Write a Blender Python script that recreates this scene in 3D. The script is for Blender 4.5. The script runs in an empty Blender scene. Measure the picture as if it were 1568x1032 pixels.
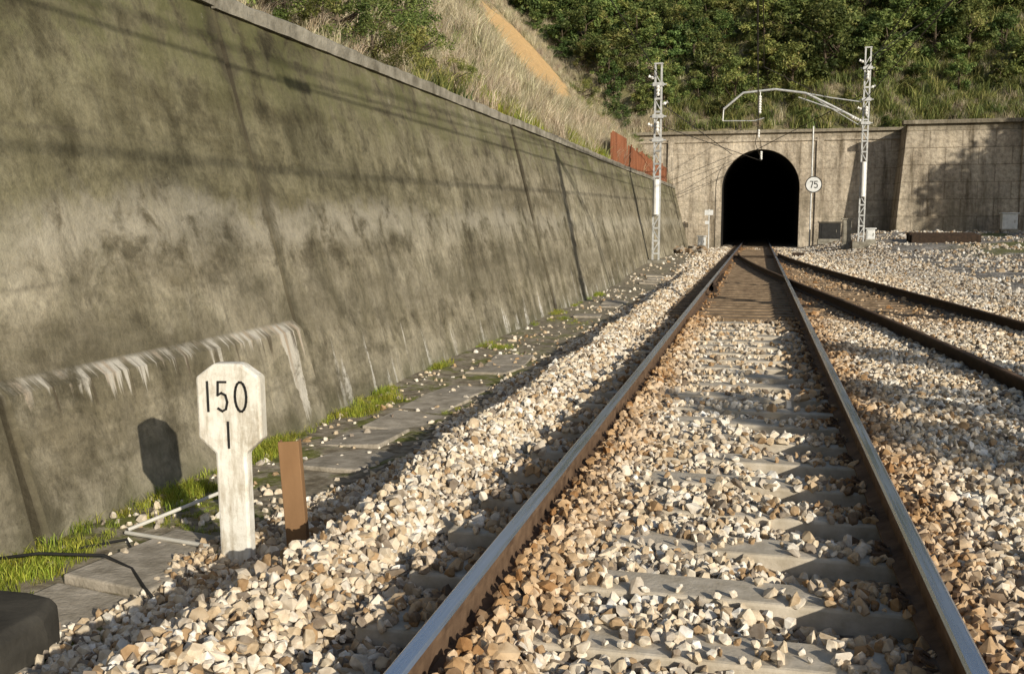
import bpy, bmesh, math, random
import numpy as np
from mathutils import Vector, Matrix
random.seed(7); rng=np.random.default_rng(7)
scene=bpy.context.scene
COL=scene.collection

# ------------------------------------------------------------------ helpers
def link(o,parent=None,col=None):
    (col or COL).objects.link(o)
    if parent: o.parent=parent
    return o
def empty(name,loc=(0,0,0)):
    e=bpy.data.objects.new(name,None); e.location=loc; e.empty_display_size=.2
    COL.objects.link(e); return e
class MB:
    def __init__(s): s.v=[];s.f=[];s.m=[]
    def add(s,vs,fs,mi=0):
        o=len(s.v); s.v+= [tuple(v) for v in vs]; s.f+=[tuple(i+o for i in f) for f in fs]; s.m+=[mi]*len(fs)
    def box(s,c,d,mi=0,rot=None):
        x,y,z=[q/2 for q in d]
        vs=[Vector((a*x,b*y,e*z)) for a in(-1,1) for b in(-1,1) for e in(-1,1)]
        if rot is not None: vs=[rot@v for v in vs]
        vs=[v+Vector(c) for v in vs]
        s.add(vs,[(0,1,3,2),(4,6,7,5),(0,4,5,1),(2,3,7,6),(0,2,6,4),(1,5,7,3)],mi)
    def tube(s,pts,r,n=8,mi=0,r2=None,cap=True):
        pts=[Vector(p) for p in pts]; k=len(pts); vs=[];fs=[]
        for i,p in enumerate(pts):
            t=(pts[min(i+1,k-1)]-pts[max(i-1,0)]).normalized()
            a=Vector((0,0,1)) if abs(t.z)<.9 else Vector((1,0,0))
            u=t.cross(a).normalized(); w=t.cross(u)
            rr=r if r2 is None else r+(r2-r)*i/(k-1)
            if isinstance(r,(list,tuple)): rr=r[i]
            for j in range(n):
                an=2*math.pi*j/n; vs.append(p+u*math.cos(an)*rr+w*math.sin(an)*rr)
        for i in range(k-1):
            for j in range(n):
                fs.append((i*n+j,i*n+(j+1)%n,(i+1)*n+(j+1)%n,(i+1)*n+j))
        if cap: fs.append(tuple(range(n))[::-1]); fs.append(tuple((k-1)*n+j for j in range(n)))
        s.add(vs,fs,mi)
    def obj(s,name,mats,parent=None,bevel=0,smooth=False,col=None):
        me=bpy.data.meshes.new(name); me.from_pydata(s.v,[],s.f)
        for m in mats: me.materials.append(m)
        me.polygons.foreach_set('material_index',s.m)
        if smooth: me.polygons.foreach_set('use_smooth',[True]*len(s.f))
        me.update()
        bm=bmesh.new(); bm.from_mesh(me); bmesh.ops.recalc_face_normals(bm,faces=bm.faces); bm.to_mesh(me); bm.free()
        o=bpy.data.objects.new(name,me); link(o,parent,col)
        if bevel:
            b=o.modifiers.new('bevel','BEVEL'); b.width=bevel; b.segments=2; b.limit_method='ANGLE'
        return o
def grid_obj(name,xs,ys,zf,mats,keep=None,parent=None,smooth=True):
    X,Y=np.meshgrid(xs,ys,indexing='ij'); Z=zf(X,Y)
    nx,ny=X.shape
    v=np.stack([X.ravel(),Y.ravel(),Z.ravel()],1)
    i,j=np.meshgrid(np.arange(nx-1),np.arange(ny-1),indexing='ij')
    a=(i*ny+j).ravel(); f=np.stack([a,a+ny,a+ny+1,a+1],1)
    if keep is not None:
        cx=(X[:-1,:-1]+X[1:,1:])/2; cy=(Y[:-1,:-1]+Y[1:,1:])/2
        f=f[keep(cx,cy).ravel()]
    me=bpy.data.meshes.new(name); me.from_pydata(v.tolist(),[],f.tolist())
    for m in mats: me.materials.append(m)
    me.polygons.foreach_set('use_smooth',[smooth]*len(f)); me.update()
    o=bpy.data.objects.new(name,me); return link(o,parent)
def ss(a,b,x):
    t=np.clip((np.asarray(x,float)-a)/(b-a),0,1); return t*t*(3-2*t)
def wob(x,y,s=1.0,seed=0):
    x=np.asarray(x)*s+seed*3.1; y=np.asarray(y)*s-seed*1.7
    return (np.sin(x*1.3+1.7*np.sin(y*.9+.3))+np.sin(y*1.7+1.3*np.sin(x*1.1+2))+.5*np.sin(x*3.1+y*2.3)+.5*np.sin(y*4.1-x*2.7+1))/3

# ------------------------------------------------------------------ node helpers
class NT:
    def __init__(s,name):
        s.mat=bpy.data.materials.new(name); s.mat.use_nodes=True; s.t=s.mat.node_tree
        s.b=s.t.nodes['Principled BSDF']; s.out=s.t.nodes['Material Output']
        s.b.inputs['Roughness'].default_value=.9
        s.b.inputs['Specular IOR Level'].default_value=.25
    def n(s,typ,**k):
        x=s.t.nodes.new(typ)
        for a,b in k.items(): setattr(x,a,b)
        return x
    def l(s,a,b): s.t.links.new(a,b)
    def setin(s,inp,v):
        if isinstance(v,bpy.types.NodeSocket): s.l(v,inp)
        else: inp.default_value=v
    def pos(s): return s.n('ShaderNodeNewGeometry').outputs['Position']
    def xyz(s,v):
        q=s.n('ShaderNodeSeparateXYZ'); s.l(v,q.inputs[0]); return q.outputs
    def scale(s,v,sc):
        q=s.n('ShaderNodeVectorMath',operation='MULTIPLY'); s.l(v,q.inputs[0]); q.inputs[1].default_value=sc; return q.outputs[0]
    def noise(s,v,sc,det=4,rough=.55,dist=0):
        q=s.n('ShaderNodeTexNoise'); s.l(v,q.inputs['Vector']); q.inputs['Scale'].default_value=sc
        q.inputs['Detail'].default_value=det; q.inputs['Roughness'].default_value=rough; q.inputs['Distortion'].default_value=dist
        return q.outputs[0]
    def vor(s,v,sc,feat='F1'):
        q=s.n('ShaderNodeTexVoronoi',feature=feat); s.l(v,q.inputs['Vector']); q.inputs['Scale'].default_value=sc; return q.outputs
    def m(s,op,a,b=0.,c=None):
        q=s.n('ShaderNodeMath',operation=op); s.setin(q.inputs[0],a); s.setin(q.inputs[1],b)
        if c is not None: s.setin(q.inputs[2],c)
        return q.outputs[0]
    def step(s,v,a,b,lo=0.,hi=1.):
        q=s.n('ShaderNodeMapRange',interpolation_type='SMOOTHSTEP'); s.setin(q.inputs[0],v)
        q.inputs[1].default_value=a;q.inputs[2].default_value=b;q.inputs[3].default_value=lo;q.inputs[4].default_value=hi
        return q.outputs[0]
    def ramp(s,v,st,interp='LINEAR'):
        q=s.n('ShaderNodeValToRGB'); s.l(v,q.inputs[0]); r=q.color_ramp; r.interpolation=interp
        while len(r.elements)<len(st): r.elements.new(.5)
        for e,(p,c) in zip(r.elements,st):
            e.position=p; e.color=(c[0],c[1],c[2],1) if not isinstance(c,float) else (c,c,c,1)
        return q.outputs[0]
    def mix(s,f,a,b,bt='MIX'):
        q=s.n('ShaderNodeMix',data_type='RGBA',blend_type=bt)
        s.setin(q.inputs[0],f)
        for i,v in((6,a),(7,b)):
            if isinstance(v,tuple): q.inputs[i].default_value=(v[0],v[1],v[2],1)
            else: s.l(v,q.inputs[i])
        return q.outputs[2]
    def col(s,c):
        if isinstance(c,tuple): s.b.inputs['Base Color'].default_value=(*c,1)
        else: s.l(c,s.b.inputs['Base Color'])
    def bump(s,h,st=.5,d=.02):
        q=s.n('ShaderNodeBump'); q.inputs['Strength'].default_value=st; q.inputs['Distance'].default_value=d
        s.l(h,q.inputs['Height']); s.l(q.outputs[0],s.b.inputs['Normal'])

def simple(name,c1,c2,sc=6,rough=.85,metal=0,bump=.3,bd=.01,streak=False):
    M=NT(name); tc=M.n('ShaderNodeTexCoord').outputs['Object']
    v=M.scale(tc,(1,1,.25)) if streak else tc
    a=M.noise(v,sc,6,.6); M.col(M.ramp(a,[(.3,c1),(.7,c2)]))
    M.b.inputs['Roughness'].default_value=rough; M.b.inputs['Metallic'].default_value=metal
    if bump: M.bump(M.noise(tc,sc*6,4),bump,bd)
    return M.mat

# ------------------------------------------------------------------ materials
def m_wall():
    M=NT('stained_concrete'); p=M.pos(); x,y,z=M.xyz(p)
    n1=M.noise(p,.55,7,.62,.5); n2=M.noise(M.scale(p,(1,2.0,.3)),1.3,5,.6); n3=M.noise(p,16,6,.75); n4=M.noise(p,2.6,7,.68,.4); n6=M.noise(M.scale(p,(1,.35,1.6)),1.2,6,.65)
    base=M.ramp(n1,[(.3,(.158,.143,.106)),(.5,(.255,.228,.172)),(.72,(.36,.33,.26))])
    base=M.mix(.75,base,M.ramp(n2,[(.32,(.48,.47,.40)),(.55,(1,1,1)),(.75,(1.15,1.14,1.1))]),'MULTIPLY')
    base=M.mix(.95,base,M.ramp(n4,[(.34,(.48,.47,.43)),(.5,(1,1,.98)),(.66,(1.25,1.25,1.23))]),'MULTIPLY')
    base=M.mix(.7,base,M.ramp(n6,[(.38,(.50,.48,.42)),(.52,(1.05,1.05,1.05))]),'MULTIPLY')
    base=M.mix(.75,base,M.ramp(n3,[(.25,(.40,.40,.40)),(.5,(1,1,1)),(.8,(1.5,1.5,1.5))]),'MULTIPLY')
    zz=M.m('ADD',z,M.m('MULTIPLY',M.m('SUBTRACT',n2,.5),.5))
    zz=M.m('ADD',zz,M.m('MULTIPLY',M.m('SUBTRACT',n4,.5),.7))
    zz=M.m('ADD',zz,M.m('MULTIPLY',M.m('SUBTRACT',n1,.5),.7))
    up=M.m('MULTIPLY',M.step(zz,1.50,1.84),M.step(y,20,8.7,.15,1.))
    base=M.mix(M.m('MULTIPLY',up,.85),base,M.mix(1.,base,(.58,.59,.48),'MULTIPLY'))
    lb=M.m('MULTIPLY',M.m('MULTIPLY',M.step(zz,1.1,1.55),M.step(zz,1.84,1.60)),M.step(n4,.35,.55))
    base=M.mix(M.m('MULTIPLY',lb,.38),base,(.40,.375,.315))
    zb=M.m('ADD',z,M.m('MULTIPLY',M.m('SUBTRACT',n1,.5),1.6))
    db=M.m('MULTIPLY',M.step(zb,.35,.55),M.step(zb,1.05,.7))
    base=M.mix(M.m('MULTIPLY',db,.4),base,(.13,.115,.08))
    bb=M.step(M.noise(M.scale(p,(1,.7,1.)),.9,6,.7,.8),.48,.60); base=M.mix(M.m('MULTIPLY',bb,.45),base,M.mix(1.,base,(.48,.48,.40),'MULTIPLY'))
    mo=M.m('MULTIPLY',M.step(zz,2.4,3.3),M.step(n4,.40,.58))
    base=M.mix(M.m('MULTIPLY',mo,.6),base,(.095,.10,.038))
    zl=M.m('ADD',z,M.m('ADD',M.m('MULTIPLY',n1,.12),M.m('MULTIPLY',n4,.05)))
    fr=M.m('FRACT',M.m('DIVIDE',M.m('ADD',zl,.36),1.05))
    ln=M.m('MULTIPLY',M.step(M.m('ABSOLUTE',M.m('SUBTRACT',fr,.5)),.03,.0),M.step(n6,.50,.62))
    base=M.mix(M.m('MULTIPLY',ln,.35),base,(.08,.07,.05))
    rd=M.m('MULTIPLY',M.step(fr,.5,.38),M.step(fr,.1,.4)); rd=M.m('MULTIPLY',rd,M.step(n2,.5,.62)); base=M.mix(M.m('MULTIPLY',rd,.35),base,(.10,.09,.06))
    vr=M.step(M.noise(M.scale(p,(0,1,.07)),5.5,5,.75),.54,.68); vr=M.m('MULTIPLY',vr,M.step(n1,.38,.58)); base=M.mix(M.m('MULTIPLY',vr,.5),base,(.10,.09,.064))
    yv=M.scale(p,(0,1,0.04)); dr=M.noise(yv,7,4,.7); dr2=M.noise(yv,1.1,2)
    ln2=M.m('MULTIPLY',M.step(dr,.42,.70),M.m('ADD',M.m('MULTIPLY',dr2,.42),.04)) 
    yc=M.m('ADD',y,M.m('MULTIPLY',M.m('SUBTRACT',n4,.5),.25))
    ln2=M.m('ADD',ln2,M.m('MULTIPLY',M.step(M.m('ABSOLUTE',M.m('SUBTRACT',yc,8.30)),.16,.05),.75))
    dd=M.m('SUBTRACT',.60,z)
    w=M.m('MULTIPLY',M.m('MULTIPLY',M.step(M.m('SUBTRACT',dd,ln2),.06,-.05),M.step(dd,-.01,.03)),M.step(y,8.72,8.68))
    w=M.m('MULTIPLY',w,M.step(n4,.34,.56))
    base=M.mix(M.m('MULTIPLY',w,.8),base,(.56,.53,.47))
    w3=M.m('MULTIPLY',w,M.step(M.noise(yv,5,2),.52,.62)); base=M.mix(M.m('MULTIPLY',w3,.6),base,(.26,.17,.09))
    wd=M.m('MULTIPLY',M.m('MULTIPLY',M.step(M.m('ABSOLUTE',M.m('SUBTRACT',dd,.14)),.16,.04),M.step(M.noise(yv,9,3),.56,.64)),M.step(y,8.72,8.68)); base=M.mix(M.m('MULTIPLY',wd,.8),base,(.07,.055,.035))
    s2=M.noise(M.scale(p,(0,1,.10)),2.6,4,.7); s2b=M.m('ADD',s2,M.m('MULTIPLY',M.m('SUBTRACT',.15,z),.16))
    w2=M.m('MULTIPLY',M.m('MULTIPLY',M.step(s2b,.59,.66),M.step(M.m('ADD',z,M.m('MULTIPLY',n4,.6)),.95,.45)),M.step(y,8.7,10)); w2=M.m('MULTIPLY',w2,M.step(n3,.35,.55))
    base=M.mix(M.m('MULTIPLY',w2,.75),base,(.62,.60,.56))
    sc=M.step(M.noise(M.scale(p,(1,1,.5)),3.4,6,.8),.66,.74); base=M.mix(M.m('MULTIPLY',sc,.5),base,(.52,.50,.45))
    ft=M.step(M.m('ADD',z,M.m('MULTIPLY',n2,.4)),.1,-.2); base=M.mix(M.m('MULTIPLY',ft,.45),base,(.11,.11,.065))
    def near(v): return M.m('ABSOLUTE',M.m('SUBTRACT',y,v))
    jj=M.m('MINIMUM',near(8.74),M.m('MINIMUM',near(20.45),M.m('MINIMUM',near(31.85),near(4.72))))
    jm=M.step(M.m('ADD',jj,M.m('MULTIPLY',M.m('SUBTRACT',n4,.5),.8)),.24,.02); base=M.mix(M.m('MULTIPLY',jm,.7),base,(.075,.066,.042))
    jl=M.m('MULTIPLY',M.step(M.m('ADD',jj,M.m('MULTIPLY',M.m('SUBTRACT',n4,.5),.04)),.06,.03),M.step(n2,.35,.55)); base=M.mix(M.m('MULTIPLY',jl,.7),base,(.025,.02,.014))
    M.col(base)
    h=M.m('ADD',M.m('MULTIPLY',n3,.6),M.m('ADD',n4,M.m('MULTIPLY',n2,.5))); M.bump(h,.8,.03)
    return M.mat
def m_portal():
    M=NT('portal_masonry'); p=M.pos(); x,y,z=M.xyz(p)
    n1=M.noise(p,.35,6,.6); n2=M.noise(M.scale(p,(1.6,1,.18)),1.1,6,.65); n3=M.noise(p,5,5,.7)
    base=M.ramp(n1,[(.3,(.36,.305,.235)),(.7,(.60,.53,.43))])
    base=M.mix(1.,base,M.ramp(n2,[(.34,(.36,.34,.30)),(.5,(.95,.95,.95)),(.75,(1.3,1.3,1.28))]),'MULTIPLY')
    base=M.mix(.8,base,M.ramp(n3,[(.3,(.45,.45,.45)),(.6,(1.15,1.15,1.15))]),'MULTIPLY')
    cb=M.n('ShaderNodeCombineXYZ'); M.l(M.m('ADD',x,M.m('MULTIPLY',n3,.1)),cb.inputs[0]); M.l(M.m('ADD',z,M.m('MULTIPLY',n3,.1)),cb.inputs[1])
    br=M.n('ShaderNodeTexBrick'); M.l(cb.outputs[0],br.inputs['Vector'])
    br.inputs['Scale'].default_value=1; br.inputs['Brick Width'].default_value=1.7; br.inputs['Row Height'].default_value=.95
    br.inputs['Mortar Size'].default_value=.03; br.inputs['Color1'].default_value=(1,1,1,1);br.inputs['Color2'].default_value=(.80,.80,.80,1);br.inputs['Mortar'].default_value=(.5,.48,.45,1)
    base=M.mix(M.step(x,6.,9.,.4,.85),base,br.outputs[0],'MULTIPLY')
    tp=M.step(M.m('ADD',z,n2),6.8,7.5); base=M.mix(M.m('MULTIPLY',tp,.6),base,(.12,.11,.08))
    mo=M.m('MULTIPLY',M.step(M.noise(p,.6,5,.6),.48,.6),M.step(z,5.5,1.)); base=M.mix(M.m('MULTIPLY',mo,.55),base,(.17,.15,.11))
    base=M.mix(M.step(x,7.5,8.,0.,.35),base,M.mix(1.,base,(.62,.60,.55),'MULTIPLY'))
    M.col(base); M.bump(n3,.8,.08); return M.mat
def m_ground():
    M=NT('ballast_and_soil'); p=M.pos(); x,y,z=M.xyz(p)
    v=M.vor(p,19); vv=M.n('ShaderNodeSeparateColor'); M.l(v[1],vv.inputs[0])
    st=M.ramp(vv.outputs[0],[(0,(.10,.075,.05)),(.25,(.30,.235,.165)),(.5,(.45,.395,.31)),(.75,(.52,.47,.40)),(1,(.20,.165,.13))])
    st=M.mix(1.,st,M.ramp(v[0],[(0,(1,1,1)),(.45,(.85,.85,.85)),(.8,(.2,.17,.15))]),'MULTIPLY')
    n=M.noise(p,1.3,6,.6); n2=M.noise(p,9,6,.7); n5=M.noise(p,.25,5,.6); n7=M.noise(p,2.2,7,.75)
    dirt=M.ramp(n2,[(.3,(.13,.105,.07)),(.5,(.29,.25,.185)),(.7,(.48,.43,.35))])
    dirt=M.mix(.7,dirt,M.ramp(n7,[(.35,(.5,.47,.42)),(.6,(1.1,1.1,1.1))]),'MULTIPLY')
    moss=M.ramp(n2,[(.3,(.07,.075,.02)),(.7,(.20,.21,.05))])
    xm=M.m('ADD',x,M.m('MULTIPLY',M.m('SUBTRACT',n,.5),.8))
    mm=M.m('MULTIPLY',M.step(n7,.48,.58),M.step(y,24,9,.25,1.)); left=M.mix(mm,dirt,moss)
    c=M.mix(M.step(xm,-2.5,-2.75),st,left)
    v3=M.vor(p,7); grey=M.mix(.65,st,M.ramp(M.noise(p,1.3,8,.8),[(.36,(.11,.105,.10)),(.5,(.30,.29,.275)),(.66,(.62,.60,.58))]))
    grey=M.mix(.8,grey,M.ramp(v3[0],[(0,(1.25,1.25,1.25)),(.5,(.85,.85,.85)),(.9,(.25,.25,.25))]),'MULTIPLY')
    ym=M.m('MULTIPLY',M.step(xm,5.0,7.0),M.step(y,8,14)); c=M.mix(ym,c,grey)
    gm=M.m('MULTIPLY',M.m('MULTIPLY',M.step(M.m('ADD',n5,M.m('MULTIPLY',n2,.2)),.56,.64),M.step(x,8,11)),M.step(y,38,46)); c=M.mix(M.m('MULTIPLY',gm,.8),c,moss)
    far=M.m('MAXIMUM',M.step(M.m('ABSOLUTE',x),30,45),M.step(y,-8,-20)); c=M.mix(far,c,M.mix(.5,dirt,moss))
    tb=M.m('MULTIPLY',M.m('MULTIPLY',M.step(y,15,19),M.step(x,-1.6,-1.2)),M.step(M.m('ADD',x,M.m('MULTIPLY',y,.09)),5.6,5.0))
    c=M.mix(M.m('MULTIPLY',tb,.6),c,M.mix(1.,c,(.66,.53,.39),'MULTIPLY'))
    M.col(c)
    h=M.m('SUBTRACT',M.m('MULTIPLY',M.m('ADD',n2,n7),.4),M.m('MULTIPLY',v[0],M.step(xm,-2.75,-2.5))); M.bump(h,.9,.05)
    return M.mat
def m_stone():
    M=NT('crushed_stone'); r=M.n('ShaderNodeObjectInfo').outputs['Random']; p=M.pos(); x,y,z=M.xyz(p)
    tc=M.n('ShaderNodeTexCoord').outputs['Object']
    c=M.ramp(r,[(0,(.66,.58,.46)),(.17,(.72,.66,.56)),(.32,(.51,.41,.285)),(.45,(.74,.70,.62)),(.56,(.38,.265,.155)),(.65,(.60,.51,.38)),(.78,(.25,.21,.17)),(.86,(.46,.41,.345)),(.94,(.80,.775,.72))],'CONSTANT')
    n=M.noise(tc,30,4,.6); c=M.mix(.8,c,M.ramp(n,[(.3,(.60,.53,.45)),(.6,(1.05,1.05,1.05))]),'MULTIPLY')
    gy=M.m('MULTIPLY',M.step(M.m('ADD',x,M.m('MULTIPLY',y,.07)),5.2,6.4),M.step(y,10,18)); c=M.mix(M.m('MULTIPLY',gy,.8),c,M.mix(1.,c,(.66,.69,.75),'MULTIPLY'))
    d1=M.m('ABSOLUTE',M.m('SUBTRACT',M.m('ABSOLUTE',x),.87)); pn=M.noise(p,1.2,4)
    ru=M.step(M.m('ADD',d1,M.m('MULTIPLY',M.m('SUBTRACT',pn,.5),.6)),.50,.06)
    c=M.mix(M.m('MULTIPLY',ru,.8),c,M.mix(1.,c,(.68,.48,.28),'MULTIPLY'))
    tb=M.m('MULTIPLY',M.m('MULTIPLY',M.step(y,13,19),M.step(x,-1.5,-1.1)),M.step(M.m('ADD',x,M.m('MULTIPLY',y,.09)),5.4,5.0))
    c=M.mix(M.m('MULTIPLY',tb,.8),c,M.mix(1.,c,(.62,.46,.30),'MULTIPLY'))
    bl=M.step(M.noise(p,.7,4),.46,.66); c=M.mix(M.m('MULTIPLY',bl,.38),c,M.mix(1.,c,(.80,.65,.46),'MULTIPLY'))
    M.col(c); M.bump(n,.3,.006); return M.mat
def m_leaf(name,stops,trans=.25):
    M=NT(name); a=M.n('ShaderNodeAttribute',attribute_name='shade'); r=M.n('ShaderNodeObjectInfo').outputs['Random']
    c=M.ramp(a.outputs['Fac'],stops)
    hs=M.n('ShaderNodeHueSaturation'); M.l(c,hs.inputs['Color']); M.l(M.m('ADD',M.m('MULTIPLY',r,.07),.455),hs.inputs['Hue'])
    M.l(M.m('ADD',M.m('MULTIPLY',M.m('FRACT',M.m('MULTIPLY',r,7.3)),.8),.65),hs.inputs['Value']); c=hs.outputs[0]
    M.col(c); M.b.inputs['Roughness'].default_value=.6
    tr=M.n('ShaderNodeBsdfTranslucent'); M.l(c,tr.inputs[0]); mx=M.n('ShaderNodeMixShader'); mx.inputs[0].default_value=trans
    M.l(M.b.outputs[0],mx.inputs[1]); M.l(tr.outputs[0],mx.inputs[2]); M.l(mx.outputs[0],M.out.inputs[0]); return M.mat
SC=(-11.6,50.5); AX=(-.262,.965)
def scar_np(x,y):
    dx=x-SC[0];dy=y-SC[1]; l=dx*AX[0]+dy*AX[1]; w=dx*AX[1]-dy*AX[0]
    return np.sqrt((l/12.5)**2+(w/(1.55+.06*(l+12)))**2)
def m_hill():
    M=NT('dry_hillside'); p=M.pos(); x,y,z=M.xyz(p)
    n=M.noise(p,.5,7,.65); n2=M.noise(p,4,7,.75)
    c=M.ramp(n,[(.3,(.12,.13,.04)),(.5,(.24,.215,.12)),(.72,(.40,.34,.23))])
    c=M.mix(.8,c,M.ramp(n2,[(.3,(.4,.4,.4)),(.6,(1.15,1.15,1.15))]),'MULTIPLY')
    nn=M.m('MULTIPLY',M.m('SUBTRACT',M.noise(p,.8,5,.6),.5),.9)
    dx=M.m('SUBTRACT',x,SC[0]); dy=M.m('SUBTRACT',y,SC[1])
    l=M.m('ADD',M.m('MULTIPLY',dx,AX[0]),M.m('MULTIPLY',dy,AX[1])); w=M.m('SUBTRACT',M.m('MULTIPLY',dx,AX[1]),M.m('MULTIPLY',dy,AX[0]))
    ww=M.m('DIVIDE',w,M.m('ADD',2.25,M.m('MULTIPLY',l,.06))); ll=M.m('DIVIDE',l,12.5)
    d=M.m('ADD',M.m('SQRT',M.m('ADD',M.m('MULTIPLY',ll,ll),M.m('MULTIPLY',ww,ww))),nn)
    soil=M.ramp(n2,[(.3,(.50,.31,.13)),(.7,(.74,.52,.27))]); c=M.mix(M.step(d,1.15,.9),c,soil)
    dx=M.m('DIVIDE',M.m('SUBTRACT',x,18.),2.2); dy=M.m('DIVIDE',M.m('SUBTRACT',y,71.5),1.4)
    d=M.m('ADD',M.m('SQRT',M.m('ADD',M.m('MULTIPLY',dx,dx),M.m('MULTIPLY',dy,dy))),nn)
    c=M.mix(M.m('MULTIPLY',M.step(d,1.2,.8),.8),c,soil)
    M.col(c); M.bump(n2,.8,.2); return M.mat

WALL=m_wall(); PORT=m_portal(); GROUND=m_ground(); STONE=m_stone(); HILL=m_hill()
COPE=simple('coping_concrete',(.12,.11,.085),(.34,.32,.27),3.5,.95,0,.7,.02)
RUST=simple('rusty_steel',(.07,.042,.027),(.19,.125,.08),9,.8,.2,.3,.004)
RUSTD=simple('dark_rail_steel',(.02,.014,.01),(.06,.038,.025),9,.75,.2,.3,.004)
M=NT('polished_rail_head'); tc=M.pos(); nn=M.noise(M.scale(tc,(60,1.2,60)),1,4)
M.col(M.ramp(nn,[(.3,(.46,.53,.66)),(.7,(.66,.73,.86))])); M.b.inputs['Metallic'].default_value=.9  # blue of the reflected sky is tinted into the head colour
M.l(M.ramp(nn,[(.3,.20),(.7,.36)]),M.b.inputs['Roughness']); HEAD=M.mat
CONC=simple('sleeper_concrete',(.35,.30,.225),(.58,.52,.43),8,.9,0,.5,.006)
WOOD=simple('creosoted_timber',(.11,.075,.045),(.31,.225,.145),5,.9,0,.5,.008)
POST=simple('old_brown_paint',(.17,.095,.045),(.28,.165,.085),5,.85,0,.4,.004,True)
GALV=simple('galvanised_steel',(.34,.35,.35),(.60,.61,.61),8,.5,.3,.1,.003)
INSU=simple('white_porcelain',(.66,.66,.64),(.8,.8,.78),5,.3,0,0)
WHITE=simple('white_box_paint',(.50,.52,.52),(.72,.73,.73),6,.6,0,.1)
BLACK=simple('black_paint',(.012,.012,.012),(.03,.03,.03),6,.6,0,0)
CABLE=simple('cable_rubber',(.015,.015,.015),(.03,.03,.03),6,.7,0,0)
WIREM=simple('copper_wire',(.03,.028,.026),(.06,.055,.05),6,.6,.3,0)
DARKB=simple('shadow_dark_concrete',(.028,.026,.022),(.065,.06,.05),5,.95,0,.4,.01)  # near-black tone carries the shadow lying over the footing block
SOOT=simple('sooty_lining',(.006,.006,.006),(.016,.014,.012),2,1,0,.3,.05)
PVC=simple('pale_pipe',(.45,.44,.40),(.6,.58,.53),8,.6,0,.1)
SLAB=simple('trough_lid_concrete',(.20,.175,.135),(.46,.41,.34),6,.95,0,.7,.012)
RUSTSHEET=simple('rusted_sheet',(.13,.045,.022),(.30,.125,.065),3,.85,.1,.3,.01,True)
BARK=simple('bark',(.05,.04,.03),(.13,.10,.07),6,.95,0,.5,.02)
M=NT('weathered_white_paint'); tc=M.n('ShaderNodeTexCoord').outputs['Object']; x,y,z=M.xyz(tc)
a=M.noise(tc,11,7,.72); b=M.noise(M.scale(tc,(4,4,.7)),5,5,.65)
c=M.ramp(a,[(.28,(.48,.44,.36)),(.48,(.70,.68,.62)),(.7,(.80,.79,.75))]); c=M.mix(.85,c,M.ramp(b,[(.32,(.52,.46,.38)),(.54,(1,1,1))]),'MULTIPLY')
e=M.m('ADD',M.m('ABSOLUTE',x),M.m('MULTIPLY',M.m('SUBTRACT',a,.5),.14)); c=M.mix(M.m('MULTIPLY',M.step(e,.165,.185),.5),c,(.30,.27,.20))
c=M.mix(M.step(M.m('ADD',z,M.m('MULTIPLY',b,.3)),.3,-.1,0.,.55),c,(.42,.35,.25)); M.col(c); M.bump(a,.7,.008); SIGNM=M.mat
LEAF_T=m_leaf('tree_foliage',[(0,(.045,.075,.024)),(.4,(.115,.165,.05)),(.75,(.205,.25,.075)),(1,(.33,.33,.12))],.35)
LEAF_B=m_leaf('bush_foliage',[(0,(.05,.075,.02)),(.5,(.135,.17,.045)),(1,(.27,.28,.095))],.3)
DRY=m_leaf('dry_grass_blades',[(0,(.19,.165,.085)),(.5,(.43,.38,.25)),(1,(.62,.57,.42))],.25)
GREEN=m_leaf('green_grass_blades',[(0,(.10,.13,.015)),(.5,(.24,.30,.03)),(1,(.42,.45,.08))],.35)

# ------------------------------------------------------------------ terrain
def gh(x,y):
    x=np.asarray(x,float); y=np.asarray(y,float)
    foot=-.36+.31*ss(26,40,y)
    z=np.full(np.broadcast(x,y).shape,.0)
    inn=np.abs(x)<.87
    z=z+np.where(inn,-.035+.075*ss(-.45,-.75,x)-.065*ss(.1,.45,x),0)
    z=z+np.where((x<-.87)&(x>-3),-.08+.13*ss(-1.32,-1.64,x),0)
    z=z+np.where(x>.87,.02,0)
    crest=.05
    t=ss(-1.78+.06*np.sin(y*1.7),-2.24+.08*np.sin(y*1.1+1),x)
    z=np.where(x<-1.64, crest+(foot+.04-crest)*t, z)
    z=np.where(x<-2.2, z-.04*ss(-2.2,-2.9,x), z)
    z=z-.10*ss(5.2,6.5,x)*ss(40,30,y)
    z=z+.95*ss(42,59,y)*ss(2.4,6.5,x)
    bed=ss(14.5,17,y)*ss(-1.4,-1.1,x)*ss(5.2,4.2,x+.09*y); z=z-.05*bed
    z=z+.012*wob(x,y,1.6)+.008*wob(x,y,4,2)+.025*wob(x,y,.5,5)*ss(1.2,2.5,np.abs(x))
    z=z+.05*wob(x,y,1.1,8)*ss(6,9,x)
    return z
def lines(*seg):
    out=[]
    for a,b,s in seg: out+=list(np.arange(a,b-1e-6,s))
    out.append(seg[-1][1]); return np.array(out)
gx=lines((-400,-20,20),(-20,-4.4,1.2),(-4.4,7,.09),(7,30,.4),(30,400,20))
gy=lines((-300,-10,20),(-10,1,.5),(1,16,.09),(16,66,.3),(66,500,20))
grid_obj('ground',gx,gy,gh,[GROUND])

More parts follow.
